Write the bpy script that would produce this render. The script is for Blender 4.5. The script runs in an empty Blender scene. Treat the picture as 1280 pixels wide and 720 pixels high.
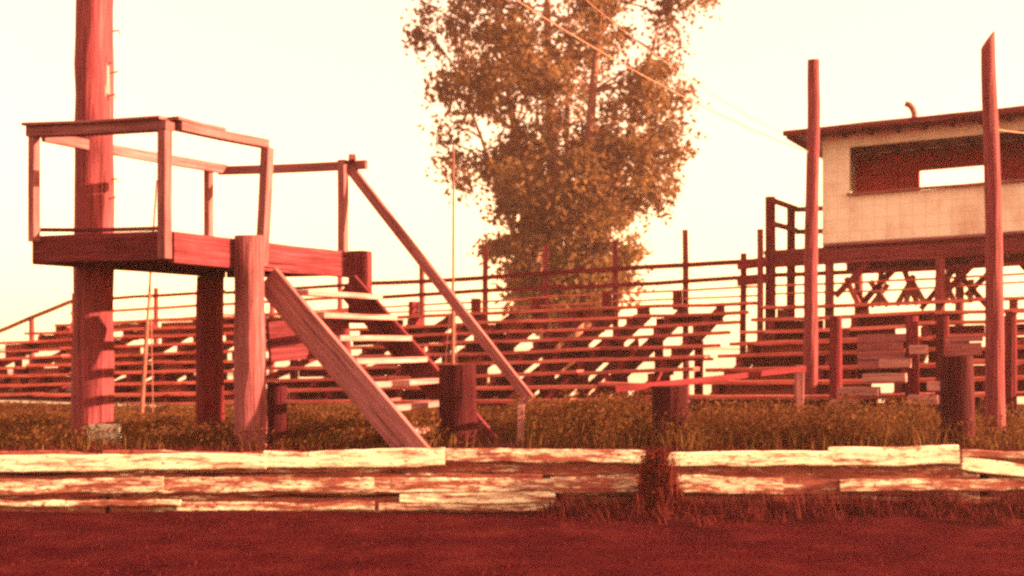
import bpy, bmesh, math, random
from mathutils import Vector, noise
rnd = random.Random(7)
R = math.radians
HAZE = .0009
scn = bpy.context.scene
COL = scn.collection

# ------------------------------------------------------------------ camera
H, FPX, HY = 1.09, 1600.0, 425.0
cam = bpy.data.cameras.new('camera')
cam.lens = 45.0; cam.sensor_width = 36.0
cam.shift_y = (HY - 360) / 1280.0
cam.clip_start = 0.1; cam.clip_end = 5000
cam_o = bpy.data.objects.new('camera', cam); COL.objects.link(cam_o)
cam_o.location = (0, 0, H); cam_o.rotation_euler = (R(90), 0, 0)
scn.camera = cam_o
cam.dof.use_dof = True
cam.dof.focus_distance = 15.0
cam.dof.aperture_fstop = 1.2

def P(px, py, d):
    return Vector(((px - 640) / FPX * d, d, H + (HY - py) / FPX * d))
def G(px, d, z=0.0):
    return Vector(((px - 640) / FPX * d, d, z))

# ------------------------------------------------------------------ materials
def newmat(name):
    m = bpy.data.materials.new(name); m.use_nodes = True
    nt = m.node_tree; nt.nodes.clear()
    out = nt.nodes.new('ShaderNodeOutputMaterial')
    b = nt.nodes.new('ShaderNodeBsdfPrincipled')
    nt.links.new(b.outputs[0], out.inputs[0])
    return m, nt, b, out
def ramp(nt, fac, stops):
    r = nt.nodes.new('ShaderNodeValToRGB')
    while len(r.color_ramp.elements) < len(stops): r.color_ramp.elements.new(0.5)
    for e, (p, c) in zip(r.color_ramp.elements, stops):
        e.position = p; e.color = (*c, 1) if len(c) == 3 else c
    nt.links.new(fac, r.inputs[0]); return r.outputs[0]
def nz(nt, vec, scale, detail=4, rough=0.6):
    n = nt.nodes.new('ShaderNodeTexNoise'); n.inputs['Scale'].default_value = scale
    n.inputs['Detail'].default_value = detail; n.inputs['Roughness'].default_value = rough
    nt.links.new(vec, n.inputs['Vector']); return n.outputs['Fac']
def mapping(nt, vec, sc):
    m = nt.nodes.new('ShaderNodeMapping'); m.inputs['Scale'].default_value = sc
    nt.links.new(vec, m.inputs['Vector']); return m.outputs[0]
def mix(nt, f, a, b, mode='MIX'):
    m = nt.nodes.new('ShaderNodeMix'); m.data_type = 'RGBA'; m.blend_type = mode
    if isinstance(f, float): m.inputs[0].default_value = f
    else: nt.links.new(f, m.inputs[0])
    for s, v in ((6, a), (7, b)):
        if isinstance(v, tuple): m.inputs[s].default_value = (*v, 1)
        else: nt.links.new(v, m.inputs[s])
    return m.outputs[2]
def bump(nt, b, h, st, dist=0.02):
    n = nt.nodes.new('ShaderNodeBump'); n.inputs['Strength'].default_value = st
    n.inputs['Distance'].default_value = dist
    nt.links.new(h, n.inputs['Height']); nt.links.new(n.outputs[0], b.inputs['Normal'])

def wood(name, dark, mid, light, patch=0.35, rough=.85, spec=.05):
    dark, mid, light = [(c[0], c[1], c[2] * 1.3) for c in (dark, mid, light)]   # crimson cast of shaded wood, put into its colour
    m, nt, b, out = newmat(name)
    uv = nt.nodes.new('ShaderNodeUVMap').outputs[0]
    g = nz(nt, mapping(nt, uv, (1.3, 26, 1)), 1.0, 6, 0.65)
    w = nz(nt, mapping(nt, uv, (0.9, 3.0, 1)), 1.0, 4, 0.6)
    c = ramp(nt, g, [(0.28, dark), (0.5, mid), (0.72, light)])
    wm = ramp(nt, w, [(0.38, (0, 0, 0)), (0.68, (1, 1, 1))])
    f = nt.nodes.new('ShaderNodeMath'); f.operation = 'MULTIPLY'; f.inputs[1].default_value = patch
    nt.links.new(wm, f.inputs[0])
    c = mix(nt, f.outputs[0], c, dark)
    # fine speckle of rot and lichen
    sp = nz(nt, mapping(nt, uv, (14, 22, 1)), 1.0, 3, 0.7)
    sm = ramp(nt, sp, [(0.62, (0, 0, 0)), (0.74, (.55, .55, .55))])
    c = mix(nt, sm, c, tuple(x * .45 for x in dark))
    ck = nz(nt, mapping(nt, uv, (.7, 34, 1)), 1.0, 3, .5)
    cm_ = ramp(nt, ck, [(.63, (0, 0, 0)), (.665, (.8, .8, .8))])
    c = mix(nt, cm_, c, tuple(x * .25 for x in dark))
    bl = nz(nt, mapping(nt, uv, (.55, 1.1, 1)), 1.0, 5, .7)
    bm_ = ramp(nt, bl, [(.35, (.62, .58, .58)), (.5, (1, 1, 1)), (.68, (1.25, 1.35, 1.35))])
    c = mix(nt, 1.0, c, bm_, 'MULTIPLY')
    nt.links.new(c, b.inputs['Base Color'])
    b.inputs['Roughness'].default_value = rough
    b.inputs['Specular IOR Level'].default_value = spec
    bump(nt, b, g, 0.7, 0.02)
    return m

M = {}
M['grey_wood'] = wood('weathered_grey_wood', (.115, .036, .031), (.23, .082, .069), (.32, .14, .118))
M['red_wood'] = wood('dark_red_timber', (.05, .008, .009), (.115, .020, .021), (.19, .047, .045))
M['pole_wood'] = wood('creosoted_pole_wood', (.07, .009, .011), (.165, .026, .028), (.28, .066, .06), .5, .75, .15)
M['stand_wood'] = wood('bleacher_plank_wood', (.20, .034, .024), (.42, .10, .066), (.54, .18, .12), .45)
M['sunny_wood'] = wood('sunlit_tone_orange_planks', (.28, .04, .028), (.56, .125, .075), (.66, .22, .14), .35)  # sunlight on the far seats is put into this brighter plank colour
M['dark_wood'] = wood('shade_darkened_frame_timber', (.055, .006, .007), (.105, .012, .014), (.16, .026, .026))  # backlit shade of the framing is darkened into the base colour
M['slat_wood'] = wood('faded_pinkish_slats', (.16, .04, .035), (.25, .08, .07), (.30, .12, .10), .3)
M['post_wood'] = wood('greyed_heavy_post_wood', (.09, .022, .022), (.19, .058, .052), (.28, .115, .10), .5)
M['stub_wood'] = wood('backlit_dark_post_wood', (.022, .003, .004), (.042, .006, .007), (.075, .014, .014), .4)  # dark backlit fronts of the stub posts are put into the colour
M['inner_wood'] = wood('flare_red_inner_boards', (.34, .03, .035), (.46, .045, .05), (.54, .07, .07), .3)  # red flare over the dark interior is painted into the boards
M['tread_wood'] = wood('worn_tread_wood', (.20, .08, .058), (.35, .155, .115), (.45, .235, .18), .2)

def soil(name, c0, c1, c2, scale=1.4, spec=.1):
    m, nt, b, out = newmat(name)
    co = nt.nodes.new('ShaderNodeTexCoord').outputs['Object']
    a = nz(nt, co, scale, 8, 0.65); d = nz(nt, co, scale * 17, 5, 0.7)
    c = ramp(nt, a, [(0.3, c0), (0.5, c1), (0.72, c2)])
    dm = ramp(nt, d, [(0.35, (.45, .45, .45)), (0.7, (1, 1, 1))])
    c = mix(nt, 1.0, c, dm, 'MULTIPLY')
    nt.links.new(c, b.inputs['Base Color'])
    b.inputs['Roughness'].default_value = 0.95; b.inputs['Specular IOR Level'].default_value = spec
    bump(nt, b, d, 0.8, 0.06)
    return m
M['ground'] = soil('trampled_dark_turf', (.045, .006, .007), (.072, .011, .010), (.11, .022, .016))
M['lot'] = soil('pale_gravel', (.62, .58, .48), (.72, .68, .56), (.78, .74, .62), .25)
# dusty chalk track, dirt and dead weed stains streaked along it
def track_mat(name, t1, t2):
    m, nt, b, out = newmat(name)
    co = nt.nodes.new('ShaderNodeTexCoord').outputs['Object']
    s1 = nz(nt, mapping(nt, co, (.9, 4.2, 1)), 1.0, 10, .8)
    s2 = nz(nt, mapping(nt, co, (4.5, 8, 1)), 1.0, 7, .75)
    pale = ramp(nt, s2, [(.3, (.55, .46, .31)), (.6, (.76, .70, .50))])
    st = ramp(nt, s1, [(t1, (0, 0, 0)), (t1 + .07, (1, 1, 1))])
    sp = ramp(nt, s2, [(t2, (0, 0, 0)), (t2 + .06, (1, 1, 1))])
    c = mix(nt, st, pale, (.26, .065, .05))
    c = mix(nt, sp, c, (.12, .02, .022))
    nt.links.new(c, b.inputs['Base Color']); b.inputs['Roughness'].default_value = .95
    b.inputs['Specular IOR Level'].default_value = .1
    bump(nt, b, s2, .6, .03)
    return m
M['track'] = track_mat('pale_chalky_track', .535, .555)
M['track_worn'] = track_mat('stained_chalky_track', .45, .52)

def paint_mat(name, t1, t2):
    m, nt, b, out = newmat(name)
    uv = nt.nodes.new('ShaderNodeUVMap').outputs[0]
    g = nz(nt, mapping(nt, uv, (2.2, 40, 1)), 1.0, 6, .7)
    s1 = nz(nt, mapping(nt, uv, (1.5, 11, 1)), 1.0, 10, .78)
    s2 = nz(nt, mapping(nt, uv, (11, 26, 1)), 1.0, 6, .75)
    pale = ramp(nt, g, [(.3, (.58, .53, .36)), (.55, (.80, .77, .58))])
    bare = ramp(nt, g, [(.3, (.10, .018, .016)), (.7, (.32, .10, .07))])
    st = ramp(nt, s1, [(t1 - .05, (0, 0, 0)), (t1, (.4, .4, .4)), (t1 + .06, (1, 1, 1))])
    sp = ramp(nt, s2, [(t2, (0, 0, 0)), (t2 + .05, (.9, .9, .9))])
    c = mix(nt, st, pale, bare)
    c = mix(nt, sp, c, (.13, .03, .028))
    nt.links.new(c, b.inputs['Base Color']); b.inputs['Roughness'].default_value = .8
    b.inputs['Specular IOR Level'].default_value = .15
    bump(nt, b, s1, .5, .012)
    return m
M['paint'] = paint_mat('flaking_whitewash', .53, .57)
M['paint_worn'] = paint_mat('scraped_whitewash', .47, .53)
M['paint_bare'] = paint_mat('nearly_bare_whitewash', .40, .50)
M['clay'] = soil('dark_packed_clay', (.036, .0048, .0085), (.064, .0080, .0125), (.100, .0165, .0185), 1.7, 0.0)

def leaf(name, c0, c1, c2, trans=.45, scale=.9):
    m, nt, b, out = newmat(name)
    co = nt.nodes.new('ShaderNodeTexCoord').outputs['Object']
    rn = nt.nodes.new('ShaderNodeAttribute'); rn.attribute_name = 'tone'
    a = nz(nt, co, scale, 3, .6)
    ad = nt.nodes.new('ShaderNodeMath'); ad.operation = 'ADD'
    nt.links.new(a, ad.inputs[0]); nt.links.new(rn.outputs['Fac'], ad.inputs[1])
    hf = nt.nodes.new('ShaderNodeMath'); hf.operation = 'MULTIPLY'; hf.inputs[1].default_value = .5
    nt.links.new(ad.outputs[0], hf.inputs[0])
    c = ramp(nt, hf.outputs[0], [(.22, c0), (.5, c1), (.78, c2)])
    nt.links.new(c, b.inputs['Base Color'])
    b.inputs['Roughness'].default_value = .8; b.inputs['Specular IOR Level'].default_value = .04
    t = nt.nodes.new('ShaderNodeBsdfTranslucent'); nt.links.new(c, t.inputs[0])
    ms = nt.nodes.new('ShaderNodeMixShader'); ms.inputs[0].default_value = trans
    nt.links.new(b.outputs[0], ms.inputs[1]); nt.links.new(t.outputs[0], ms.inputs[2])
    nt.links.new(ms.outputs[0], out.inputs[0])
    return m
M['leaf'] = leaf('cottonwood_leaves', (.055, .025, .014), (.115, .060, .027), (.21, .120, .045))
M['weed'] = leaf('dry_weeds', (.06, .015, .010), (.105, .042, .016), (.18, .098, .03), .4, .5)
M['turf'] = leaf('dark_short_grass', (.05, .006, .008), (.075, .010, .012), (.10, .017, .016), .25, .5)
M['shrub'] = leaf('dark_weed_leaves', (.05, .006, .005), (.08, .010, .009), (.11, .018, .013), .05, 2)

# painted wallboard scored in squares
m, nt, b, out = newmat('white_scored_wallboard')
uv = nt.nodes.new('ShaderNodeUVMap').outputs[0]
br = nt.nodes.new('ShaderNodeTexBrick'); br.offset = 0; br.squash = 1
br.inputs['Scale'].default_value = 1; br.inputs['Brick Width'].default_value = .2
br.inputs['Row Height'].default_value = .2; br.inputs['Mortar Size'].default_value = .008
br.inputs['Mortar Smooth'].default_value = .4
nt.links.new(uv, br.inputs['Vector'])
br.inputs['Color1'].default_value = (.60, .58, .50, 1); br.inputs['Color2'].default_value = (.63, .61, .52, 1)
br.inputs['Mortar'].default_value = (.50, .46, .38, 1)
stn = nz(nt, mapping(nt, uv, (1.6, .9, 1)), 1.3, 6, .7)
stm = ramp(nt, stn, [(.45, (0, 0, 0)), (.72, (.75, .75, .75))])
c = mix(nt, stm, br.outputs['Color'], (.38, .24, .17))
nt.links.new(c, b.inputs['Base Color']); b.inputs['Roughness'].default_value = .8
M['wallboard'] = m

def plain(name, c0, c1, rough=.8, metal=0.0, scale=9):
    m, nt, b, out = newmat(name)
    co = nt.nodes.new('ShaderNodeTexCoord').outputs['Object']
    a = nz(nt, co, scale, 5, .65)
    c = ramp(nt, a, [(.35, c0), (.65, c1)])
    nt.links.new(c, b.inputs['Base Color']); b.inputs['Roughness'].default_value = rough
    b.inputs['Metallic'].default_value = metal
    bump(nt, b, a, .3, .01)
    return m
M['concrete'] = plain('pale_concrete', (.42, .36, .29), (.62, .56, .46), .9)
M['rust'] = plain('rusty_steel', (.12, .03, .022), (.22, .07, .05), .8)
M['cable'] = plain('frayed_pale_cable', (.3, .12, .08), (.45, .22, .15), .8)
M['bark'] = plain('cottonwood_bark', (.09, .03, .02), (.22, .09, .06), .9, 0, 6)
M['tar'] = plain('tarred_roof_boards', (.10, .03, .025), (.17, .055, .04), .9, 0, 4)

# ------------------------------------------------------------------ mesh helpers
class MB:
    def __init__(s):
        s.v = []; s.f = []; s.uv = []; s.tone = []
    def face(s, idx, uvs, tone=.5):
        s.f.append(idx); s.uv.append(uvs); s.tone.append(tone)
    def sweep(s, pts, secs, closed_ends=True, uo=None):
        """pts: centre points; secs: list of lists of offset vectors (same length)."""
        n = len(secs[0]); base = len(s.v)
        uo = uo if uo is not None else rnd.uniform(0, 60); vo = rnd.uniform(0, 60)
        L = [0]
        for a, b_ in zip(pts, pts[1:]): L.append(L[-1] + (b_ - a).length)
        per = [0]
        for i in range(n): per.append(per[-1] + (secs[0][(i + 1) % n] - secs[0][i]).length)
        for p, sc in zip(pts, secs):
            for o in sc: s.v.append(p + o)
        for k in range(len(pts) - 1):
            for i in range(n):
                j = (i + 1) % n
                s.face((base + k*n + i, base + k*n + j, base + (k+1)*n + j, base + (k+1)*n + i),
                       ((uo + L[k], vo + per[i]), (uo + L[k], vo + per[i+1]), (uo + L[k+1], vo + per[i+1]), (uo + L[k+1], vo + per[i])))
        if closed_ends:
            e = len(pts) - 1
            s.face(tuple(base + i for i in reversed(range(n))), tuple((uo + secs[0][i].x * .3, vo + secs[0][i].length + secs[0][i].z) for i in reversed(range(n))))
            s.face(tuple(base + e*n + i for i in range(n)), tuple((uo + secs[e][i].x * .3, vo + secs[e][i].length + secs[e][i].z) for i in range(n)))
    def plank(s, p0, p1, w, t, up=Vector((0, 0, 1)), seg=None, jit=.006, ch=.006, sag=0.0, w1=None, wob=0.0):
        """box from p0 to p1; t measured along 'up' (made perpendicular), w across."""
        p0 = Vector(p0); p1 = Vector(p1); d = p1 - p0; L = d.length; d = d.normalized()
        up = Vector(up); up = (up - d * up.dot(d)).normalized(); side = d.cross(up).normalized()
        seg = seg or max(2, int(L / .6))
        pts = []; secs = []
        w1 = w if w1 is None else w1
        for k in range(seg + 1):
            f = k / seg
            j = Vector((rnd.uniform(-1, 1), rnd.uniform(-1, 1), rnd.uniform(-1, 1))) * jit
            if k in (0, seg): j -= d * j.dot(d); j *= .4
            if wob: j = up * wob * noise.fractal((p0.x * 3 + f * L * 1.1, p0.z * 9, 2), 1, 2, 4) + side * wob * .6 * noise.noise((f * L * .8, p0.x, 5))
            th = 1 + (.16 * noise.fractal((f * L * 1.9, p0.x * 5, p0.z * 7), 1, 2, 4) if wob else 0)
            pts.append(p0.lerp(p1, f) + j + up * (-sag * 4 * f * (1 - f)))
            ww = (w + (w1 - w) * f) / 2; tt = t / 2 * th
            ww *= 1 + rnd.uniform(-.03, .03); c = min(ch, ww * .4, tt * .4)
            q = [(ww - c, -tt), (ww, -tt + c), (ww, tt - c), (ww - c, tt), (-ww + c, tt), (-ww, tt - c), (-ww, -tt + c), (-ww + c, -tt)]
            secs.append([side * a + up * b_ for a, b_ in q])
        s.sweep(pts, secs)
    def log(s, p0, p1, r0, r1, n=16, seg=None, rough=.03, bend=.01, top_cut=0.0):
        p0 = Vector(p0); p1 = Vector(p1); d = p1 - p0; L = d.length; d = d.normalized()
        a = d.orthogonal().normalized(); b_ = d.cross(a).normalized()
        seg = seg or max(2, int(L / .3)); pts = []; secs = []; so = rnd.uniform(0, 100)
        for k in range(seg + 1):
            f = k / seg; r = r0 + (r1 - r0) * f
            pts.append(p0.lerp(p1, f) + a * bend * (noise.noise((so, f * L * .6, 0)) ) + b_ * bend * noise.noise((so, 7, f * L * .6)))
            sc = []
            for i in range(n):
                t = 2 * math.pi * i / n
                rr = r * (1 + rough * noise.noise((math.cos(t) * 2 + so, math.sin(t) * 2, f * L * 2.2)) * 2)
                o = a * math.cos(t) * rr + b_ * math.sin(t) * rr
                if k == seg and top_cut: o = o + d * (o.x * top_cut)
                sc.append(o)
            secs.append(sc)
        s.sweep(pts, secs)
    def tube(s, pts, radii, n=8):
        pts = [Vector(p) for p in pts]; secs = []
        prev = None
        for k, p in enumerate(pts):
            d = (pts[min(k + 1, len(pts) - 1)] - pts[max(k - 1, 0)]).normalized()
            a = d.orthogonal().normalized() if prev is None else (prev - d * prev.dot(d)).normalized()
            prev = a; b_ = d.cross(a)
            r = radii[k] if isinstance(radii, (list, tuple)) else radii
            secs.append([a * math.cos(2*math.pi*i/n) * r + b_ * math.sin(2*math.pi*i/n) * r for i in range(n)])
        s.sweep(pts, secs)
    def build(s, name, mat, parent=None, origin=None, smooth=False):
        o_ = parent_origin(parent) if origin is None else Vector(origin)
        me = bpy.data.meshes.new(name)
        me.from_pydata([tuple(Vector(p) - o_) for p in s.v], [], s.f)
        uvl = me.uv_layers.new(name='UVMap')
        flat = [c for f in s.uv for u in f for c in u]
        uvl.data.foreach_set('uv', flat)
        at = me.attributes.new('tone', 'FLOAT', 'FACE'); at.data.foreach_set('value', s.tone)
        if smooth:
            me.polygons.foreach_set('use_smooth', [True] * len(me.polygons))
        me.materials.append(mat); me.update()
        ob = bpy.data.objects.new(name, me); COL.objects.link(ob)
        if parent is not None: ob.parent = parent
        else: ob.location = o_
        return ob
def parent_origin(p):
    while p is not None:
        if p.parent is None: return Vector(p.location)
        p = p.parent
    return Vector((0, 0, 0))
def tag(o, label, cat, group=None):
    o['label'] = label; o['category'] = cat
    if group: o['group'] = group
    return o
def thing(name, label, cat, loc, group=None):
    o = bpy.data.objects.new(name, None); COL.objects.link(o); o.location = loc
    o.empty_display_size = .2
    return tag(o, label, cat, group)
def single(fn, name, mat, parent, *a, **k):
    b_ = MB(); getattr(b_, fn)(*a, **k); return b_.build(name, mat, parent)

# ------------------------------------------------------------------ ground
def sheet(name, rows, mat, z):
    """rows: list of (y, x0, x1); not used for ragged ones"""
def struct(o): o['kind'] = 'structure'; return o
BY, FZ = 12.11, -.53       # line of the old crash barrier; level of the race track in front of it
gm = MB()
gm.v = [Vector((-150, BY, FZ - .3)), Vector((150, BY, FZ - .3)), Vector((150, BY, 0)), Vector((-150, BY, 0)), Vector((150, 170, 0)), Vector((-150, 170, 0))]
gm.face((0, 1, 2, 3), ((0, 0), (1, 0), (1, 1), (0, 1))); gm.face((3, 2, 4, 5), ((0, 0), (1, 0), (1, 1), (0, 1)))
struct(gm.build('ground', M['ground'], None, (0, 0, 0)))
def heap(x, y):          # loose dirt thrown up against the boards on the right
    a = max(0, min(1, (x - .1) / 1.0)) * math.exp(-((y - BY) / .45) ** 2)
    return a * (.085 + .07 * noise.noise((x * .9, 3, 0)))
mb = MB(); xs = [-150, -60] + [-14 + .1 * i for i in range(281)] + [60, 150]; ys = [-40, 0] + [4 + .1 * i for i in range(82)] + [BY + .02]
for x in xs:
    for y in ys:
        mb.v.append(Vector((x, y, FZ + heap(x, y) + (.022 * noise.fractal((x * .8, y * .8, 0), 1, 2, 4) if 4 < y and abs(x) < 14 else 0))))
w = len(ys)
for i in range(len(xs) - 1):
    for k in range(w - 1):
        q = (i*w + k, (i+1)*w + k, (i+1)*w + k + 1, i*w + k + 1); mb.face(q, tuple((mb.v[j].x, mb.v[j].y) for j in q))
struct(mb.build('dirt_track', M['clay'], None, (0, 0, 0), smooth=True))
# old whitewashed crash barrier of rough boards along the track
bar = thing('crash_barrier', 'low barrier of rough whitewashed boards with scraped flaking paint along the dark track', 'barrier', (0, BY, FZ))
BD = 12.05; BK = BD / FPX
def board(px0, py0, px1, py1, hpx, mat, dy=0.0, nm='barrier_board', tilt=.12):
    p0, p1 = P(px0, py0, BD + dy), P(px1, py1, BD + dy)
    single('plank', nm, mat, bar, p0, p1, .045, hpx * BK, up=(0, tilt, 1), seg=max(6, int((p1 - p0).length / .07)), jit=.0, ch=.02, w1=.06, wob=.022)
PW, PR = M['paint'], M['paint_worn']
for k in range(8):
    x0 = -1500 + k * 545; 
    for (yy, hh) in ((578, 27), (606, 27), (632, 24)):
        board(x0 + rnd.uniform(-40, 40), yy + rnd.uniform(-1, 1), x0 + 543, yy + rnd.uniform(-1, 1), hh, M['paint_bare'], .05, 'backing_board', .0)
for q in [(-1500, 580, -620, 579, 19, PW), (-616, 578, -124, 579, 20, PW), (-120, 579, 333, 576, 21, PW), (330, 574, 556, 570, 22, PW), (553, 569, 806, 571, 17, PR), (812, 574, 1040, 573, 19, PW), (1036, 571, 1198, 568, 23, PW), (1203, 578, 1330, 596, 17, PW), (1203, 567, 1420, 569, 9, PR), (1326, 590, 2200, 588, 18, PW), (2204, 588, 2800, 588, 18, PW)]:
    board(*q)
for q in [(-1500, 608, -560, 608, 18, PR), (-556, 607, -124, 608, 18, PR), (-120, 608, 205, 606, 19, PR), (201, 607, 468, 607, 19, PR), (465, 606, 600, 607, 19, PR), (597, 605, 692, 606, 17, PR), (500, 622, 694, 621, 15, PW), (688, 606, 850, 606, 19, PR), (846, 604, 978, 608, 22, PR), (1050, 607, 1420, 604, 15, PR), (1424, 606, 2800, 606, 18, PR)]:
    board(*q)
for q in [(-1500, 630, -124, 630, 8, PR), (-120, 630, 226, 629, 8, PR), (222, 632, 468, 634, 11, PR), (474, 633, 720, 635, 9, PR)]:
    board(*q)

# ------------------------------------------------------------------ grandstand frame of reference
O = Vector((3.575, 22, 0)); rv = Vector((.896, -.444, 0)); vv = Vector((.444, .896, 0)); TILT = .0315
def W(s, w, z): return O + rv * s + vv * w + Vector((0, 0, z + TILT * s))
def s_at(px, w=0.0):
    k = (px - 640) / FPX; o = O + vv * w
    return (k * o.y - o.x) / (rv.x - k * rv.y)
def z_at(py, s, w=0.0):
    d = (O + rv * s + vv * w).y
    return H + (HY - py) / FPX * d - TILT * s
# pale lot behind the stand
mb = MB()
pts = []
n = 160
for i in range(n + 1):
    s = -70 + 110 * i / n
    p = W(s, 1.6 + .9 * noise.fractal((s * .3, 2, 0), .9, 2, 4), 0); p.z = .006; mb.v.append(p)
    q = p + vv * 115 + rv * (s * .8); q.z = .006; mb.v.append(q)
for i in range(n):
    q = (2*i, 2*i + 2, 2*i + 3, 2*i + 1); mb.face(q, tuple((mb.v[j].x, mb.v[j].y) for j in q))
struct(mb.build('gravel_lot', M['lot'], None, (0, 0, 0)))
# pale path along the front of the left half of the stand
mb = MB(); n = 140
for i in range(n + 1):
    s = -26 + 22 * i / n
    a = W(s, -5.3 + .25 * noise.fractal((s, 3, 0), .9, 2, 4), 0); b_ = W(s, -4.75 + .3 * noise.fractal((s, 8, 0), .9, 2, 4), 0)
    a.z = b_.z = .006; mb.v += [a, b_]
for i in range(n):
    q = (2*i, 2*i + 2, 2*i + 3, 2*i + 1); mb.face(q, tuple((mb.v[j].x, mb.v[j].y) for j in q))
struct(mb.build('path', M['track'], None, (0, 0, 0)))

# ------------------------------------------------------------------ bleachers
NR = 8
def row_w(j): return -4.35 + j * .6
def row_z(j): return .30 + j * .19
def gz(s): return -TILT * s            # local z of true ground
def bleacher(label, s0, s1, posts, foot, riser, seatm, riserm, taper=0.0, skip=0.0, mast_posts=True, rh=.12, sw=.22, nr=NR, lift=0.0, extra=()):
    """foot, riser, skip: chance per board, as a function of (s, row) or a number."""
    val = lambda q, s, j: q(s, j) if callable(q) else q
    pw, pz = 4.2 / (nr - 1), 1.33 / (nr - 1) + lift / (nr - 1)
    row_w = lambda j: -4.35 + j * pw
    row_z = lambda j: .26 + j * pz
    root = thing('bleachers', label, 'bleachers', W((s0 + s1) / 2, -2, gz((s0 + s1) / 2)), 'plank bleachers along the track')
    for j in range(nr):
        a = s0 - taper * (nr - 1 - j); w = row_w(j)
        s = a
        while s < s1 - .3:
            e = min(s1, s + rnd.uniform(2.6, 3.9))
            if s1 - e < 1: e = s1
            mid = (s + e) / 2
            if rnd.random() > val(skip, mid, j):
                dz = rnd.uniform(-.025, .025); dz2 = rnd.uniform(-.025, .025)
                single('plank', 'seat_plank', seatm, root, W(s + .01, w, row_z(j) + dz), W(e - .01, w, row_z(j) + dz2), .29, .055, sag=rnd.uniform(0, .02))
            if j > 0 and rnd.random() < val(foot, mid, j):
                single('plank', 'foot_board', seatm, root, W(s + .02, w - .3, row_z(j) - .2), W(e - .02, w - .3, row_z(j) - .2 + rnd.uniform(-.02, .02)), .22, .045)
            s = e
        s = a + rnd.uniform(0, .5)
        while s < s1 - .3:
            e = min(s1, s + rnd.uniform(.6, 2.4))
            if rnd.random() < val(riser, (s + e) / 2, j):
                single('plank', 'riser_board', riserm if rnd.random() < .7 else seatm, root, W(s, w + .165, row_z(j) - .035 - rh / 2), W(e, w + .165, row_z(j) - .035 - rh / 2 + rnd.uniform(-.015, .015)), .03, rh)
            s = e + rnd.uniform(.1, .55)
    for s in list(posts) + list(extra):
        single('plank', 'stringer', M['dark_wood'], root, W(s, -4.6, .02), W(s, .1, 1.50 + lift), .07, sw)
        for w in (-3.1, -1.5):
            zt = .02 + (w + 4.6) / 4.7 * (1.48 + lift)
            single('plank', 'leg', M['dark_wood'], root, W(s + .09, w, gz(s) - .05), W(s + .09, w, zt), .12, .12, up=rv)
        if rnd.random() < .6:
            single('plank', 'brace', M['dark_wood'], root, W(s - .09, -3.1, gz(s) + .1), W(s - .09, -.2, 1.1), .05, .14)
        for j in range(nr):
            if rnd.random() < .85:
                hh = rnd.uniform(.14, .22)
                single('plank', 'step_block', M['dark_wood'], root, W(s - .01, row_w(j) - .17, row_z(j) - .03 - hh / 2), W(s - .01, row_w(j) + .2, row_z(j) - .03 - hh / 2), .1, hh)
        if mast_posts and s in posts:
            single('log', 'back_post', M['pole_wood'], root, W(s, .16, gz(s) - .1), W(s + rnd.uniform(-.03, .03), .16, 3.02 + rnd.uniform(-.12, .06)), .062, .052, 10)
            single('plank', 'cleat', M['dark_wood'], root, W(s - .13, .05, 1.52 + lift), W(s - .13, .05, 1.8 + lift + rnd.uniform(0, .12)), .24, .1, up=rv)
    return root
def rails(root, s0, s1, zs):
    for z, t in zs:
        s = s0
        while s < s1 - .2:
            e = min(s1, s + rnd.uniform(3.2, 4.6))
            if s1 - e < 1: e = s1
            single('plank', 'back_rail', M['dark_wood'] if t > .06 else M['stand_wood'], root, W(s, .16 - .10, z + rnd.uniform(-.015, .015)), W(e, .16 - .10, z + rnd.uniform(-.015, .015)), .04, t, sag=rnd.uniform(-.01, .03))
            s = e
RZ = [(2.43, .085), (2.15, .075), (1.97, .035), (1.83, .03)]
pm = [s_at(px, .16) for px in (528, 606, 682, 770, 858)]
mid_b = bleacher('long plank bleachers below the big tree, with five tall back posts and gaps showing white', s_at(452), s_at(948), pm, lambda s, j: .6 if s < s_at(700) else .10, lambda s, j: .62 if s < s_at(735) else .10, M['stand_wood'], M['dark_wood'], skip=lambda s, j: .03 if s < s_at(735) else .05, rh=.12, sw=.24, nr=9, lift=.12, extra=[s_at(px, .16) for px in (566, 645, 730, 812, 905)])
rails(mid_b, s_at(452), s_at(948), RZ)
pl = [s_at(px, .16) for px in (92, 195, 262, 340, 425)]
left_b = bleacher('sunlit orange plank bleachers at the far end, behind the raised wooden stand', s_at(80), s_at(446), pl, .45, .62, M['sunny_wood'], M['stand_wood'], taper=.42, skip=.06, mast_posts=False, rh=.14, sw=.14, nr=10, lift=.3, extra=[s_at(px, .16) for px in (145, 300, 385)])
rails(left_b, s_at(86), s_at(446), [(2.43, .07), (2.17, .06), (1.95, .03)])
for px in (92, 195, 262, 340, 425):
    s = s_at(px, .16)
    single('log', 'back_post', M['pole_wood'], left_b, W(s, .16, gz(s) - .1), W(s, .16, 2.62), .06, .05, 10)
sa, sb = s_at(86), s_at(86) - 2.6
single('plank', 'end_rail', M['grey_wood'], left_b, W(sa, .06, 2.43), W(sb, .06, 1.75), .05, .09)
for s in (sa - 1.25, sb):
    single('log', 'end_post', M['pole_wood'], left_b, W(s, .1, gz(s) - .1), W(s, .1, 2.45 + (s - sa) * .26), .07, .06, 10)
pr = [s_at(px, .16) for px in (985, 1085, 1178, 1270, 1370)]
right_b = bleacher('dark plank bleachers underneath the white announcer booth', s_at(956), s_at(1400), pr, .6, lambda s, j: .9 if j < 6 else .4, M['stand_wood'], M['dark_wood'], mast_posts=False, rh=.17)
rails(right_b, s_at(956), s_at(1400), RZ)
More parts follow.
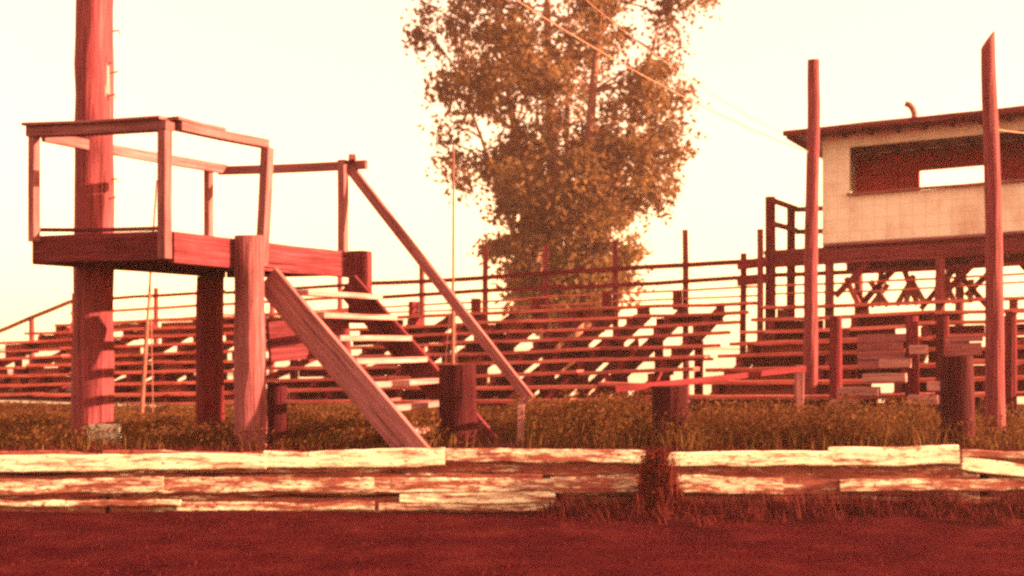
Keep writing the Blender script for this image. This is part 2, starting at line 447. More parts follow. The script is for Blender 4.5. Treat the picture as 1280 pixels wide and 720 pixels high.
# pale slats of an old barrier panel and the aisle steps that catch the sun
b_ = right_b
def slats(x0, x1, y0, y1, n, w):
    s0, s1 = s_at(x0, w), s_at(x1, w); z0, z1 = z_at(y1, s0, w), z_at(y0, s0, w); p = (z1 - z0) / n
    for k in range(n):
        single('plank', 'barrier_slat', M['slat_wood'], b_, W(s0, w, z0 + (k + .5) * p), W(s1 + rnd.uniform(-.03, .03), w, z0 + (k + .5) * p), .03, p * .88)
slats(1072, 1130, 418, 462, 4, -4.62); slats(1182, 1228, 420, 446, 3, -4.62)
for k, (px, py, wd_) in enumerate([(1058, 503, .36), (1076, 487, .5), (1108, 470, .52), (1121, 452, .36), (1150, 435, .2), (1156, 497, .36), (1172, 480, .2)]):
    w = -4.66 - .01 * k; s = s_at(px, w)
    single('plank', 'aisle_step', M['tread_wood'], b_, W(s - wd_ / 2, w - .1, z_at(py, s, w) - .02), W(s + wd_ / 2, w - .1, z_at(py, s, w) - .02), .2, .11)
for px in (1045, 1140, 1178, 1262):
    w = -4.5; s = s_at(px, w)
    single('log', 'front_post', M['dark_wood'], b_, W(s, w, gz(s) - .1), W(s, w, z_at(395, s, w)), .09, .08, 10)

# ------------------------------------------------------------------ announcer booth
bs0, bs1, bw = s_at(1028), s_at(1028) + 5.6, 2.5
zb = z_at(307, bs0); zt = z_at(176, bs0)
booth = thing('announcer_booth', 'white announcer booth raised on posts with long open window and flat roof', 'booth', W((bs0 + bs1) / 2, bw / 2, gz((bs0 + bs1) / 2)))
def panel(mb, s0, s1, z0, z1, w, t, along='s'):
    """upright slab; UVs in metres; along s at depth w, or along w at position s0."""
    if along == 's':
        c = [W(s0, w, z0), W(s1, w, z0), W(s1, w, z1), W(s0, w, z1)]; off = vv * t; ln = s1 - s0
    else:
        c = [W(w, s0, z0), W(w, s1, z0), W(w, s1, z1), W(w, s0, z1)]; off = rv * t; ln = s1 - s0
    base = len(mb.v); mb.v += c + [p + off for p in c]
    u = [(s0, z0), (s1, z0), (s1, z1), (s0, z1)]
    mb.face((base, base+1, base+2, base+3), u); mb.face((base+7, base+6, base+5, base+4), [u[3], u[2], u[1], u[0]])
    for i in range(4):
        j = (i + 1) % 4
        mb.face((base + i, base + 4 + i, base + 4 + j, base + j), [(u[i][0], u[i][1]), (u[i][0] + t, u[i][1]), (u[j][0] + t, u[j][1]), (u[j][0], u[j][1])])
ws0 = s_at(1062); wz1 = z_at(184, ws0); wz0 = z_at(245, ws0); ws1 = bs1 - .25
mb = MB()
panel(mb, bs0, bs1, zb, wz0, 0, .06); panel(mb, bs0, ws0, wz0, wz1, 0, .06); panel(mb, ws1, bs1, wz0, wz1, 0, .06); panel(mb, bs0, bs1, wz1, zt + .07, 0, .06)
mb.build('front_wall', M['wallboard'], booth)
mb = MB(); panel(mb, .06, bw - .06, zb, zt, bs1 - .06, .06, 'w'); mb.build('side_wall', M['wallboard'], booth)
# left side wall with a narrow slot near the front
mb = MB(); panel(mb, .06, bw - .06, zb, wz0, bs0, .06, 'w'); panel(mb, .55, bw - .06, wz0, zt, bs0, .06, 'w'); panel(mb, .06, .55, wz0 + .42, zt, bs0, .06, 'w')
mb.build('side_wall', M['wallboard'], booth)
# back wall with its own opening
hs0, hs1 = s_at(1150, bw), s_at(1232, bw); hz1 = z_at(214, hs0, bw); hz0 = z_at(246, hs0, bw)
mb = MB()
panel(mb, bs0, bs1, zb, hz0, bw - .06, .06); panel(mb, bs0, hs0, hz0, hz1, bw - .06, .06); panel(mb, hs1, bs1, hz0, hz1, bw - .06, .06); panel(mb, bs0, bs1, hz1, zt + .07, bw - .06, .06)
mb.build('back_wall', M['inner_wood'], booth)
single('plank', 'window_sill', M['grey_wood'], booth, W(ws0 - .03, -.05, wz0 + .02), W(ws1, -.05, wz0 + .02), .10, .04)
single('plank', 'window_trim', M['grey_wood'], booth, W(bs0 + .02, -.03, zb + .002), W(bs1, -.03, zb + .002), .05, .05)
# roof: boards, dark edge and rafter tails
ro = single('plank', 'roof', M['tar'], booth, W(bs0 - .52, bw / 2 - .12, zt + .11), W(bs1 + .4, bw / 2 - .12, zt + .11), bw + .9, .05, jit=.003)
s = bs0 - .45
while s < bs1 + .3:
    single('plank', 'rafter', M['red_wood'], ro, W(s, -.52, zt + .043), W(s, bw + .25, zt + .043), .05, .078)
    s += .42
single('plank', 'fascia_board', M['red_wood'], ro, W(bs0 - .51, -.585, zt + .085), W(bs1 + .4, -.585, zt + .085), .03, .09)
# curved stove pipe on the roof
sp_ = s_at(1143, .6)
base = W(sp_, .6, zt + .1)
gp = [base + Vector((0, 0, z)) for z in (0, .12, .22, .3)] + [base + Vector((-.03, 0, .38)), base + Vector((-.08, 0, .44)), base + Vector((-.15, 0, .455))]
mb = MB(); mb.tube(gp, [.07, .055, .05, .05, .05, .05, .045], 10); mb.build('vent_pipe', M['rust'], booth, smooth=True)
# floor, joists, posts
single('plank', 'floor', M['dark_wood'], booth, W(bs0, bw / 2, zb - .045), W(bs1, bw / 2, zb - .045), bw - .02, .05, jit=.002)
single('plank', 'floor_beam', M['red_wood'], booth, W(bs0 - .95, -.03, zb - .2), W(bs1 + .1, -.03, zb - .2), .09, .24)
single('plank', 'floor_beam', M['red_wood'], booth, W(bs0 - .1, bw - .1, zb - .2), W(bs1 + .1, bw - .1, zb - .2), .09, .24)
for k in range(9):
    s = bs0 + .1 + k * .65
    single('plank', 'joist', M['dark_wood'], booth, W(s, .05, zb - .155), W(s, bw - .2, zb - .155), .05, .16)
for w in (-.02, bw - .12):
    for k in range(4):
        s = bs0 + .12 + k * 1.75
        single('log', 'support_post', M['pole_wood'], booth, W(s, w, gz(s) - .1), W(s, w, zb - .32), .085, .075, 12)
        if k < 3:
            single('plank', 'knee_brace', M['dark_wood'], booth, W(s + .1, w, zb - .85), W(s + .62, w, zb - .33), .05, .10)
# loose boards leaning under the back of the floor
for k in range(12):
    s = bs0 + .15 + k * .17 + rnd.uniform(-.05, .05); l_ = rnd.uniform(.5, 1.1)
    single('plank', 'leaning_board', M['tread_wood' if k % 3 else 'stand_wood'], booth, W(s, bw - .3, 1.62), W(s + rnd.uniform(-.35, .35), bw - .2, 1.62 + l_ * .75), .10, .03, up=vv)
for k in range(5):
    s = bs0 + .4 + k * 1.05
    single('plank', 'cross_brace', M['dark_wood'], booth, W(s, .8, 1.5), W(s + rnd.choice((-1, 1)) * .7, .9, zb - .25), .05, .09)
# landing railing on the left end of the booth
ls = s_at(963)
single('log', 'landing_post', M['dark_wood'], booth, W(ls, 0, gz(ls) - .1), W(ls, 0, z_at(246, ls)), .095, .085, 12)
single('log', 'landing_post', M['pole_wood'], booth, W(ls - .12, -.2, gz(ls) - .1), W(ls - .12, -.2, z_at(287, ls)), .06, .055, 10)
single('log', 'landing_post', M['dark_wood'], booth, W(ls + .02, 1.3, gz(ls) - .1), W(ls + .02, 1.3, z_at(250, ls)), .08, .075, 12)
for py in (252, 281):
    single('plank', 'landing_rail', M['red_wood'], booth, W(ls + .08, -.1, z_at(py, ls)), W(ls + .1, 1.4, z_at(py, ls)), .05, .09)
    single('plank', 'landing_rail', M['red_wood'], booth, W(ls + .1, 1.38, z_at(py, ls) - .02), W(bs0, 1.38, z_at(py, ls) - .05), .05, .09)
single('plank', 'landing_floor', M['red_wood'], booth, W(ls - .1, .7, zb - .06), W(bs0 - .02, .7, zb - .06), 1.5, .06, jit=.002)
ls2 = s_at(931)
single('log', 'landing_post', M['dark_wood'], booth, W(ls2, -.1, gz(ls2) - .1), W(ls2, -.1, z_at(317, ls2)), .06, .055, 10)
for py in (332, 352):
    single('plank', 'landing_rail', M['dark_wood'], booth, W(ls2 - .08, -.17, z_at(py, ls2)), W(ls, -.17, z_at(py, ls2) + .03), .05, .16)

# ------------------------------------------------------------------ raised wooden stand with stair
DZ = 2.08
A = Vector((-4.68, 12.64, 0)); B = Vector((-3.146, 11.9, 0)); E = Vector((-1.84, 14.72, 0)); D = Vector((-3.42, 15.3, 0))
C = B.lerp(E, .41)
def at(p, z): return Vector((p.x, p.y, z))
stand = thing('viewing_stand', 'raised weathered timber viewing stand with railing and open stair, leaning on a pole', 'viewing stand', at((A + B + E + D) / 4, 0))
ev = (B - A).normalized(); fv = (E - B).normalized()
RA = {'A': 3.13, 'B': 3.07, 'C': 3.08, 'D': 3.13, 'E': 3.10}
gw, rw = M['grey_wood'], M['red_wood']
# deck boards along AB
mb = MB(); nb = 20
for k in range(nb):
    f = (k + .5) / nb
    mb.plank(at(A.lerp(D, f) + ev * .03, DZ - .02), at(B.lerp(E, f) - ev * .03, DZ - .02), 3.1 / nb - .012, .045, jit=.003)
mb.build('deck', rw, stand)
single('plank', 'edge_beam', rw, stand, at(A, DZ - .105) - fv * .045, at(B, DZ - .115) - fv * .045, .07, .27, w1=.07)
single('plank', 'edge_beam', rw, stand, at(B, DZ - .135) + ev * .04 - fv * .08, at(E, DZ - .135) + ev * .04, .07, .29)
single('plank', 'edge_beam', rw, stand, at(D, DZ - .12) + fv * .04, at(E, DZ - .12) + fv * .04, .07, .25)
single('plank', 'edge_beam', rw, stand, at(A, DZ - .12) - ev * .04, at(D, DZ - .12) - ev * .04, .07, .25)
for k in range(1, 5):
    f = k / 5
    single('plank', 'joist', M['dark_wood'], stand, at(A.lerp(B, f), DZ - .13), at(D.lerp(E, f), DZ - .13), .05, .16)
# railing posts
def rpost(p, zt, mat=gw, w=.085, lean=Vector((0, 0, 0)), zb_=DZ - .24):
    single('plank', 'railing_post', mat, stand, at(p, zb_), at(p, zt) + lean, w, w, up=ev, jit=.003)
rpost(A + ev * .07 - fv * .12, RA['A'] - .05, zb_=DZ - .03)
rpost(B + ev * .0 - fv * .125, RA['B'] - .05, w=.10)
rpost(C + ev * .125 - fv * .08, RA['C'] - .05, w=.10, lean=Vector((.06, 0, 0)))
rpost(D + ev * -.06 - fv * .25, RA['D'] - .04, zb_=DZ)
rpost(E + ev * -.06 + fv * -.1, RA['E'] + .05, w=.095, zb_=DZ)
# top rails
def trail(a, b_, w=.13, t=.075, mat=gw, nm='top_rail'):
    single('plank', nm, mat, stand, a, b_, w, t, jit=.004, sag=.01)
trail(at(A, RA['A'] - .005) + ev * .02 - fv * .12, at(B, RA['B'] - .005) - fv * .12 + ev * .06, .12, .10)
trail(at(A, RA['A'] + .06) + ev * .0 - fv * .12, at(B, RA['B'] + .06) - fv * .12 + ev * .02, .2, .03)
trail(at(B, RA['B'] + .005) + ev * .062 - fv * .02, at(C, RA['C'] + .005) + ev * .1 + fv * .02, .11, .085)
trail(at(B, RA['B'] + .062) + ev * .03 - fv * .1, at(B, RA['B'] + .062) + ev * .03 + fv * .6, .22, .03)
trail(at(A, RA['A'] - .03) + ev * .07, at(D, RA['D']) + ev * .0, .05, .11)
trail(at(D, RA['D'] - .01) - ev * .1, at(E, RA['E'] - .005) + ev * .2, .06, .10)
trail(at(E, RA['E'] + .075) - ev * .02 + fv * .05, at(E, RA['E'] - .02 + .06) + ev * .22 - fv * .35, .08, .06)
trail(at(A, DZ + .095) - ev * .02 - fv * .03, at(B, DZ + .05) - ev * .05 - fv * .03, .04, .04, rw, 'toe_board')
# heavy support posts
single('log', 'support_post', M['post_wood'], stand, at(C + ev * .19 - fv * .33, -.1), at(C + ev * .17 - fv * .35, DZ + .04), .16, .14, 20, rough=.07)
single('log', 'support_post', M['dark_wood'], stand, at(D + ev * .16 - fv * .5, -.1), at(D + ev * .16 - fv * .5, DZ - .26), .165, .155, 16, rough=.04)
single('plank', 'corner_block', rw, stand, at(E + ev * .17 - fv * .10, DZ - .80), at(E + ev * .17 - fv * .10, DZ + .02), .2, .2, up=ev, jit=.004)
# stair
stair = bpy.data.objects.new('staircase', None); COL.objects.link(stair); stair.parent = stand
def sp(name, mat, fn, *a, **k):
    b2 = MB(); getattr(b2, fn)(*a, **k); return b2.build(name, mat, stair)
RUN = 1.72
n0 = C + ev * .16 - fv * .02; n1 = E + ev * .12 - fv * .28
up_s = Vector((0, 0, 1))
for p, mt in ((n0, gw), (n1, rw)):
    top = at(p, DZ - .37); bot = at(p + ev * (RUN + .07), -.06)
    sp('stringer', mt, 'plank', top, bot, .06, .30)
NT = 8
for k in range(1, NT):
    f = (k + .9) / (NT + 1); z = DZ - .08 - f * (DZ - .02)
    p = n0.lerp(n1, 0.0) + ev * (RUN * f + .02); q = n1 + ev * (RUN * f + .02)
    sp('tread', M['tread_wood'], 'plank', at(p, z) + fv * .031, at(q, z) - fv * .031, .18, .056, jit=.003)
hr0 = at(E + ev * -.02 - fv * .02, RA['E'] - .03); hr1 = P(663, 500, 13.75)
sp('handrail', gw, 'plank', hr0, hr1, .055, .115, jit=.005)
sp('handrail_post', M['tread_wood'], 'plank', Vector((hr1.x - .10, hr1.y + .04, -.05)), Vector((hr1.x - .10, hr1.y + .04, hr1.z + .02)), .075, .075, up=(1, 0, 0))
# plank cross brace seen under the deck behind the stair
single('plank', 'cross_plank', rw, stand, P(336, 428, 13.9), P(436, 418, 14.6), .05, .44)

# ------------------------------------------------------------------ big utility pole with climbing spikes, block at its foot
pc = G(117, 13.35)
pole = thing('utility_pole', 'thick creosoted utility pole rising out of frame beside the wooden stand', 'utility pole', pc)
single('log', 'pole_shaft', M['pole_wood'], pole, pc + Vector((-.01, 0, -.3)), pc + Vector((.03, 0, 7.6)), .212, .172, 28, rough=.055, bend=.03)
for k, (z, sgn) in enumerate([(2.55, 1), (2.75, 1), (3.35, 1), (3.62, 1), (3.86, 1), (4.3, 1)]):
    d = Vector((.93, -.36 + .15 * (k % 3), 0)).normalized(); q = pc + Vector((.01, 0, z)) + d * .17
    single('tube', 'climbing_spike', M['rust'], pole, [q - d * .04, q + d * .09 + Vector((0, 0, .015)), q + d * .10 + Vector((0, 0, .03 * (-1) ** k))], .008, 6)
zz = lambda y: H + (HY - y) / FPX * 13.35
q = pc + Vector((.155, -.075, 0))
single('plank', 'highlight_strip', M['tread_wood'], pole, q + Vector((.03, .01, zz(236))), q + Vector((.02, .01, zz(182))), .05, .02, up=(.8, -.6, 0), w1=.03)  # pale strips added as the sunlit highlight down the pole's right side
single('plank', 'highlight_strip', M['tread_wood'], pole, q + Vector((.012, .0, zz(150))), q + Vector((.005, 0, zz(84))), .085, .03, up=(.8, -.6, 0), w1=.06)
single('plank', 'nailed_batten', M['pole_wood'], pole, q + Vector((.0, .01, zz(80))), q + Vector((-.02, .02, 6.5)), .12, .06, up=(.8, -.6, 0))
bc = G(130, 12.95)
mb = MB()
mb.plank(at(bc, -.02), at(bc, .235), .28, .19, up=(0.15, 1, 0), seg=4, jit=.004, ch=.012)
tag(mb.build('concrete_block', M['concrete'], None, bc), 'pale concrete block standing at the foot of the thick pole', 'concrete block')

# ------------------------------------------------------------------ stub posts and rail
stubs = [(347, 12.95, .66, .105, 'dark stub post tucked behind the heavy post under the wooden stand'),
         (573, 12.9, .84, .195, 'dark thick stub post at the foot of the stair, beside the handrail'),
         (838, 12.8, .63, .19, 'squat dark stub post carrying the low end of the thin plank rail'),
         (1197, 12.9, .93, .165, 'tall dark stub post just left of the pole with the pointed top')]
for px, d, h, r, lb in stubs:
    c_ = G(px, d)
    mb = MB(); mb.log(c_ + Vector((0, 0, -.1)), c_ + Vector((rnd.uniform(-.02, .02), 0, h)), r, r * .95, 18, rough=.06, bend=.01)
    tag(mb.build('stub_post', M['stub_wood'], None, c_), lb, 'post', 'old stub posts beside the track')
mb = MB(); mb.plank(P(768, 487, 12.45), P(1006, 461, 14.55), .04, .062, jit=.006)
tag(mb.build('plank_rail', M['dark_wood'], None, P(768, 487, 12.45)), 'thin weathered plank rail running from the squat stub post up to a short sawn post', 'rail')
c_ = G(1001, 14.55)
mb = MB(); mb.plank(c_ + Vector((0, 0.08, -.05)), c_ + Vector((0, .08, .80)), .12, .09, up=(1, 0, 0))
tag(mb.build('fence_post', M['grey_wood'], None, c_), 'short grey sawn post at the upper end of the plank rail', 'post')

# ------------------------------------------------------------------ tall bare poles
def tall(px0, px1, d, ytop, r0, r1, lb, cut):
    b0 = G(px0, d); top = P(px1, ytop, d)
    mb = MB(); mb.log(b0 + Vector((0, 0, -.2)), top, r0, r1, 18, rough=.05, bend=.025, top_cut=cut)
    return tag(mb.build('bare_pole', M['pole_wood'], None, b0), lb, 'pole', 'bare poles in front of the booth')
tall(1012, 1017, 17.4, 75, .105, .08, 'straight bare pole with rounded top at the left end of the white booth', 0.0)
tall(1246, 1236, 13.6, 50, .105, .072, 'bare knotty pole with slanted pointed top in front of the booth window', 1.4)

# ------------------------------------------------------------------ thin masts with stays
def mast(pxt, yt, pxb, d, lb, stays):
    b0 = G(pxb, d); t = P(pxt, yt, d)
    root = thing('mast', lb, 'mast', b0, 'thin stayed masts')
    single('tube', 'mast_tube', M['rust'], root, [b0 - Vector((0, 0, .1)), b0.lerp(t, .4), b0.lerp(t, .41), t], [.03, .028, .018, .013], 8)
    for (f, dx, dy) in stays:
        q = b0.lerp(t, f)
        single('tube', 'stay_wire', M['rust'], root, [q, q.lerp(b0 + Vector((dx, dy, 0)), .5) + Vector((0, 0, -.02)), b0 + Vector((dx, dy, 0))], .005, 5)
mast(567, 180, 566, 18.6, 'thin stayed mast in front of the big tree, right of the stair handrail', [(.55, -.16, -.2), (.55, .08, .3)])
mast(196, 225, 176, 17.6, 'thin leaning mast with stays seen under the stand beside the thick pole', [(.6, .12, .2), (.6, .22, -.2)])

# ------------------------------------------------------------------ overhead wires
def wire(a, b_, sag, r, lb):
    mb = MB(); N = 28
    mb.tube([a.lerp(b_, k / N) + Vector((0, 0, -sag * 4 * (k / N) * (1 - k / N))) for k in range(N + 1)], r, 6)
    tag(mb.build('overhead_wire', M['cable'], None, a), lb, 'wire', 'wires strung to the booth')
wire(P(470, -120, 13), P(1010, 190, 17.3), .22, .0065, 'thick pale wire crossing the middle of the tree down to the straight pole')
wire(P(590, -130, 16), P(990, 172, 21.5), .3, .0045, 'thinner pale wire crossing the upper right of the tree down to the booth roof')
wire(P(1225, 158, 13.6), P(1420, 150, 15.5), .12, .007, 'dark sagging wire from the pointed pole across the booth roof')

# ------------------------------------------------------------------ the tree
TD = 40.0; K = TD / FPX
def X_(px): return (px - 640) * K
prof = [(1.7, 622, 770), (2.4, 605, 780), (3.4, 588, 796), (5.4, 556, 838), (7.2, 553, 862), (9.2, 524, 855), (11.7, 498, 880), (14, 505, 890), (16, 560, 840), (17.2, 660, 740)]
def prof_at(z):
    for (a, l, r_), (b2, l2, r2) in zip(prof, prof[1:]):
        if a <= z <= b2:
            f = (z - a) / (b2 - a); return X_(l + (l2 - l) * f), X_(r_ + (r2 - r_) * f)
    return None
tbase = Vector((X_(705), TD, 0))
tree = thing('tree', 'big loose cottonwood with several stems rising behind the bleachers', 'tree', tbase)
stems = []
tb = MB()
for (pxb, pxm, pxt, zt_, r0, dy) in [(690, 655, 610, 12.5, .26, -.6), (700, 690, 680, 15.5, .32, .4), (712, 735, 760, 14.5, .28, -.5), (720, 765, 830, 11.5, .22, .6), (698, 640, 575, 9.5, .18, .8), (706, 715, 715, 13, .22, 1.4)]:
    pts = []; rad = []
    for k in range(11):
        f = k / 10
        x = (1-f)**2 * X_(pxb) + 2*f*(1-f) * X_(pxm) + f*f * X_(pxt)
        pts.append(Vector((x + .12 * noise.noise((pxb, f * 4, 0)), TD + dy * f * 2 + .15 * noise.noise((pxt, 0, f * 4)), zt_ * f)))
        rad.append(r0 * (1 - .88 * f))
    tb.tube(pts, rad, 9); stems.append(pts)
limbs = MB(); crown = MB()
def leaves(c, rad, n, size):
    tone = rnd.uniform(0, 1)
    for _ in range(n):
        o = Vector((rnd.gauss(0, 1), rnd.gauss(0, 1), rnd.gauss(0, .75))) * rad * .55
        p = c + o
        a = Vector((rnd.uniform(-1, 1), rnd.uniform(-1, 1), rnd.uniform(-1, 1))).normalized()
        b2 = a.orthogonal().normalized(); b2.rotate(__import__('mathutils').Quaternion(a, rnd.uniform(0, 6.28)))
        s_ = size * rnd.uniform(.6, 1.35); i = len(crown.v); t_ = a.cross(b2)
        crown.v += [p - b2 * s_ * .5, p + t_ * s_ * .38 - b2 * s_ * .05, p + b2 * s_ * .6, p - t_ * s_ * .38 - b2 * s_ * .05]
        crown.face((i, i + 1, i + 2, i + 3), ((0, 0), (1, 0), (1, 1), (0, 1)), min(1, max(0, tone * .6 + rnd.uniform(0, .4))))
cnt = 0; tries = 0
while cnt < 780 and tries < 9000:
    tries += 1
    z = 1.8 + 15.2 * rnd.random()
    pr_ = prof_at(z)
    if not pr_: continue
    l, r_ = pr_; cx = (l + r_) / 2; hw = (r_ - l) / 2
    an = rnd.uniform(0, 2 * math.pi); rr = math.sqrt(rnd.uniform(.04, 1.0))
    c_ = Vector((cx + math.cos(an) * rr * hw, TD + math.sin(an) * rr * min(hw, 3.6), z))
    if noise.noise((c_.x * .55, c_.y * .55 + 5, c_.z * .55)) < .04: continue
    cnt += 1
    rad = rnd.uniform(.35, .75)
    leaves(c_, rad, int(rnd.uniform(50, 110) * (2.3 if z < 5.5 else 1) * (1.0 if z < 12.5 else .5)), .165)
    if rnd.random() < .55:
        # twig from the nearest stem point lying lower
        best = min((p for st in stems for p in st if p.z < c_.z + .2), key=lambda p: (p - c_).length + abs(c_.z - p.z - .8) * .4)
        L_ = (best - c_).length
        m1 = best.lerp(c_, .5) + Vector((rnd.uniform(-.2, .2), rnd.uniform(-.2, .2), .12 * L_ * .5))
        limbs.tube([best, best.lerp(m1, .5) + Vector((0, 0, .02)), m1, c_], [min(.09, .02 + .018 * L_), .045, .03, .012], 5)
tr = tb.build('trunk', M['bark'], tree, smooth=True)
limbs.build('branches', M['bark'], tree)
crown.build('crown', M['leaf'], tree)

# ------------------------------------------------------------------ weeds and grass
def blades(mb, p, h, n, spread, w=.012, lean=.35):
    for _ in range(n):
        q = p + Vector((rnd.gauss(0, spread), rnd.gauss(0, spread), 0)); q.z = p.z
        hh = h * rnd.uniform(.5, 1.15); an = rnd.uniform(0, 6.283)
        d = Vector((math.cos(an), math.sin(an), 0)); sd = Vector((-d.y, d.x, 0)) * w * rnd.uniform(.6, 1.3)
        le = lean * hh * rnd.uniform(.2, 1.2); i = len(mb.v)
        mb.v += [q - sd, q + sd, q + d * le * .35 + Vector((0, 0, hh * .6)) + sd * .7, q + d * le * .35 + Vector((0, 0, hh * .6)) - sd * .7, q + d * le + Vector((0, 0, hh))]
        t = rnd.random()
        mb.face((i, i+1, i+2, i+3), ((0, 0), (1, 0), (1, 1), (0, 1)), t); mb.face((i+3, i+2, i+4), ((0, 0), (1, 0), (1, 1)), t)
wd = MB()
for _ in range(5200):
    y = rnd.uniform(12.4, 20.5); px = rnd.uniform(-80, 1360)
    x = (px - 640) / FPX * y
    q = Vector((x, y, 0))
    rel = (q - O).dot(vv)
    if rel > -4.6 and rnd.random() > .15: continue
    if 636 < px < 668 and y < 13.78: continue
    if 560 < px < 640 and y < 13.5 and rnd.random() < .7: continue
    hn = (.5 + .5 * noise.noise((x * .7, y * .5, 4))) ** 1.4
    base_h = .10 + .16 * hn
    if 640 < px < 1180: base_h += .05 + .20 * hn * (1.3 if px < 800 else .75)
    if px < 300: base_h *= .75
    base_h *= 1 - .62 * max(0, min(1, (y - 13.2) / 5.5))
    blades(wd, q, base_h, 10, .12, .006, .6)
    big = .5 + .5 * noise.noise((x * 1.3, y * .9, 9))
    if big > .42 or rnd.random() < .2:
        hh = base_h * (1.0 + .7 * big) * rnd.uniform(.6, 1.1)
        for _k in range(26):
            f = rnd.random() ** .7
            p_ = q + Vector((rnd.gauss(0, .07), rnd.gauss(0, .07), .03 + hh * f))
            a_ = Vector((rnd.uniform(-1, 1), rnd.uniform(-1, 1), rnd.uniform(-.3, 1))).normalized(); b2 = a_.orthogonal().normalized(); t2 = a_.cross(b2)
            s2 = rnd.uniform(.010, .024); i = len(wd.v)
            wd.v += [p_ - b2 * s2, p_ + t2 * s2 * .55, p_ + b2 * s2, p_ - t2 * s2 * .55]
            wd.face((i, i+1, i+2, i+3), ((0, 0), (1, 0), (1, 1), (0, 1)), min(1, max(0, big * .55 + rnd.uniform(-.15, .35))))
for _ in range(150):     # tall ragged stalks, thickest right of the stair
    px = rnd.choice((rnd.gauss(725, 55), rnd.uniform(640, 1260), rnd.uniform(880, 1180), rnd.uniform(-60, 620)))
    y = rnd.uniform(12.5, 14.8); tall_ = px > 640
    if 548 < px < 668 and y < 13.8: continue
    q = Vector(((px - 640) / FPX * y, y, 0)); hh = rnd.uniform(.28, .62) * ((1 if px < 800 else .72) if tall_ else .55)
    blades(wd, q, hh, 10, .09, .007, .45)
    for _k in range(90):
        f = rnd.random() ** .8; p_ = q + Vector((rnd.gauss(0, .10), rnd.gauss(0, .10), .04 + hh * .95 * f))
        a_ = Vector((rnd.uniform(-1, 1), rnd.uniform(-1, 1), rnd.uniform(-.3, 1))).normalized(); b2 = a_.orthogonal().normalized(); t2 = a_.cross(b2)
        s2 = rnd.uniform(.012, .032); i = len(wd.v)
        wd.v += [p_ - b2 * s2, p_ + t2 * s2 * .5, p_ + b2 * s2, p_ - t2 * s2 * .5]
        wd.face((i, i+1, i+2, i+3), ((0, 0), (1, 0), (1, 1), (0, 1)), min(1, max(0, .35 + rnd.uniform(-.3, .45))))
o = wd.build('weeds', M['weed'], None, (0, 0, 0)); o['kind'] = 'stuff'
gr = MB()
for _ in range(520):     # tufts in the loose dirt along the right half of the barrier
    x = .3 + 6.5 * rnd.random(); y = BY - .12 - abs(rnd.gauss(0, .28))
    blades(gr, Vector((x, y, FZ + heap(x, y) - .01)), .05 + .16 * rnd.random() ** 2 + .08 * max(0, noise.noise((x * 1.3, 0, 0))), 12, .06, .006, .7)
for _ in range(700):     # grass hanging over the top edge of the barrier
    x = rnd.uniform(-7, 7); y = BY + abs(rnd.gauss(.12, .2)) + .03
    blades(gr, Vector((x, y, 0)), .05 + .05 * rnd.random(), 8, .05, .006, .7)
for _ in range(700):     # stray tufts on the track itself
    x = rnd.uniform(-7, 7); y = rnd.uniform(7.5, 11.8)
    blades(gr, Vector((x, y, FZ)), .012 + .03 * rnd.random() ** 2, 8, .06, .004, .9)
o = gr.build('grass', M['turf'], None, (0, 0, 0)); o['kind'] = 'stuff'
# dark weeds growing at the foot of that post
c_ = P(824, 640, 11.86); c_.z = FZ + .03
cl = thing('weed_clump', 'dark tangle of weeds growing up over the whitewashed barrier below the squat stub post', 'weed', c_)
cm = MB(); sm_ = MB()
for _ in range(150):
    q = c_ + Vector((rnd.gauss(0, .10), rnd.gauss(-.02, .05), 0))
    blades(cm, q, rnd.uniform(.2, .62) * (1 if abs(q.x - c_.x) < .14 else .55), 8, .025, .008, .22)
for _ in range(2600):
    zf = rnd.random(); q = c_ + Vector((rnd.gauss(-.02 * zf, .085 - .02 * zf), rnd.gauss(-.02, .05), .02 + .54 * zf))
    a_ = Vector((rnd.uniform(-1, 1), rnd.uniform(-1, 1), rnd.uniform(-1, 1))).normalized(); b2 = a_.orthogonal().normalized(); t2 = a_.cross(b2)
    s2 = rnd.uniform(.010, .026); i = len(cm.v)
    cm.v += [q - b2 * s2, q + t2 * s2 * .5, q + b2 * s2, q - t2 * s2 * .5]; cm.face((i, i+1, i+2, i+3), ((0, 0), (1, 0), (1, 1), (0, 1)), rnd.random())
for _ in range(14):
    q = c_ + Vector((rnd.gauss(.02, .06), rnd.gauss(0, .05), 0))
    sm_.tube([q, q + Vector((rnd.gauss(0, .02), rnd.gauss(0, .02), .18)), q + Vector((rnd.gauss(0, .05), rnd.gauss(0, .05), rnd.uniform(.28, .42)))], [.006, .005, .003], 5)
sm_.build('stem', M['shrub'], cl); cm.build('leaves', M['shrub'], cl)

# ------------------------------------------------------------------ thin pink haze, added for a faded look with lifted shadows
hb = MB()
hx0, hx1, hy0, hy1, hz0, hz1 = -160, 160, -50, 180, -1.6, 18.6
hb.v = [Vector((x, y, z)) for z in (hz0, hz1) for x, y in ((hx0, hy0), (hx1, hy0), (hx1, hy1), (hx0, hy1))]
for q in ((3, 2, 1, 0), (4, 5, 6, 7), (0, 1, 5, 4), (1, 2, 6, 5), (2, 3, 7, 6), (3, 0, 4, 7)): hb.face(q, ((0, 0), (1, 0), (1, 1), (0, 1)))
hm = bpy.data.materials.new('fade_haze'); hm.use_nodes = True; hm.node_tree.nodes.clear()
ho = hm.node_tree.nodes.new('ShaderNodeOutputMaterial'); hv = hm.node_tree.nodes.new('ShaderNodeVolumePrincipled')
hv.inputs['Color'].default_value = (.97, .62, .58, 1); hv.inputs['Density'].default_value = HAZE; hv.inputs['Anisotropy'].default_value = .3
hm.node_tree.links.new(hv.outputs[0], ho.inputs['Volume'])
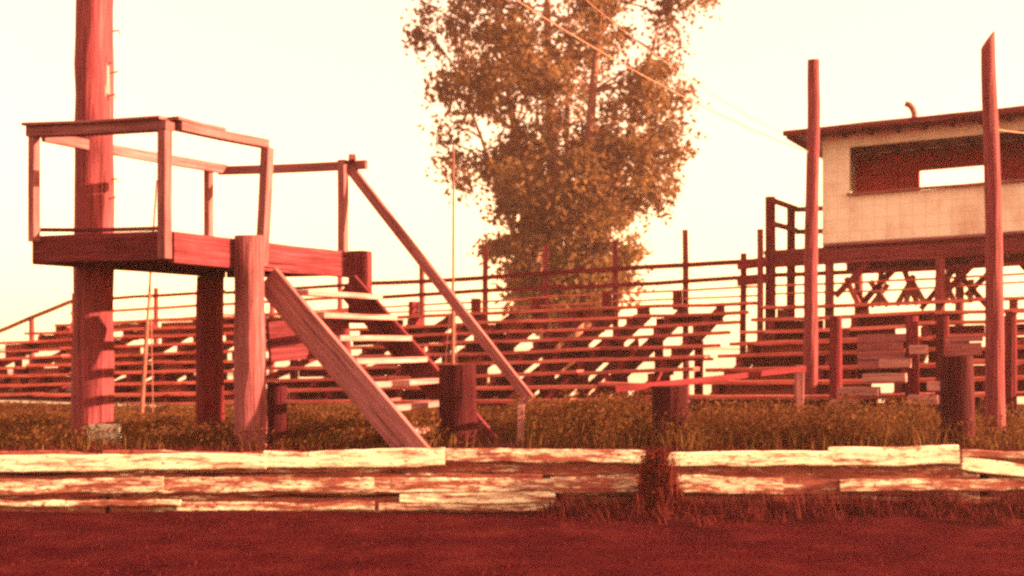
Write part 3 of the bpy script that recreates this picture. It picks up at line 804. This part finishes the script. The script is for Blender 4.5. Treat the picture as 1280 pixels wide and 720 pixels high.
o = hb.build('haze', hm, None, (0, 0, 0)); o['kind'] = 'stuff'
scn.cycles.volume_bounces = 1

# ------------------------------------------------------------------ light
SUN_EL, SUN_AZ = 14.0, -7.0        # elevation; degrees behind the picture plane, from the right
sd = Vector((math.cos(R(SUN_EL)) * math.cos(R(SUN_AZ)), math.cos(R(SUN_EL)) * math.sin(R(SUN_AZ)), math.sin(R(SUN_EL))))
sun = bpy.data.lights.new('sun', 'SUN'); sun.energy = 4.0; sun.angle = R(.5); sun.color = (1, .56, .30)
so = bpy.data.objects.new('sun', sun); COL.objects.link(so)
so.rotation_euler = (-sd).to_track_quat('-Z', 'Y').to_euler(); so.location = sd * 50
w = bpy.data.worlds.new('World'); scn.world = w; w.use_nodes = True
nt = w.node_tree; nt.nodes.clear()
sky = nt.nodes.new('ShaderNodeTexSky'); sky.sky_type = 'NISHITA'; sky.sun_disc = False
sky.sun_elevation = R(SUN_EL); sky.sun_rotation = math.atan2(sd.x, sd.y)
sky.air_density = 1.0; sky.dust_density = .6; sky.ozone_density = 1.0
mx = nt.nodes.new('ShaderNodeMix'); mx.data_type = 'RGBA'; mx.blend_type = 'MULTIPLY'; mx.inputs[0].default_value = 1
nt.links.new(sky.outputs[0], mx.inputs[6]); mx.inputs[7].default_value = (1.0, .5, .21, 1)
bg = nt.nodes.new('ShaderNodeBackground'); bg.inputs[1].default_value = .15
hz = nt.nodes.new('ShaderNodeMix'); hz.data_type = 'RGBA'; hz.blend_type = 'MIX'; hz.inputs[0].default_value = .6
nt.links.new(mx.outputs[2], hz.inputs[6]); hz.inputs[7].default_value = (2.35, 1.12, .74, 1)   # thin bright overcast veil over the clear sky
nt.links.new(hz.outputs[2], bg.inputs[0])
wo = nt.nodes.new('ShaderNodeOutputWorld'); nt.links.new(bg.outputs[0], wo.inputs[0])

scn.view_settings.view_transform = 'Standard'; scn.view_settings.look = 'None'
scn.view_settings.gamma = 1; scn.view_settings.use_curve_mapping = False
scn.view_settings.exposure = 3.0
scn.render.engine = 'CYCLES'
scn.cycles.filter_width = 2.8
scn.cycles.use_denoising = False
scn.cycles.max_bounces = 6; scn.cycles.transparent_max_bounces = 8
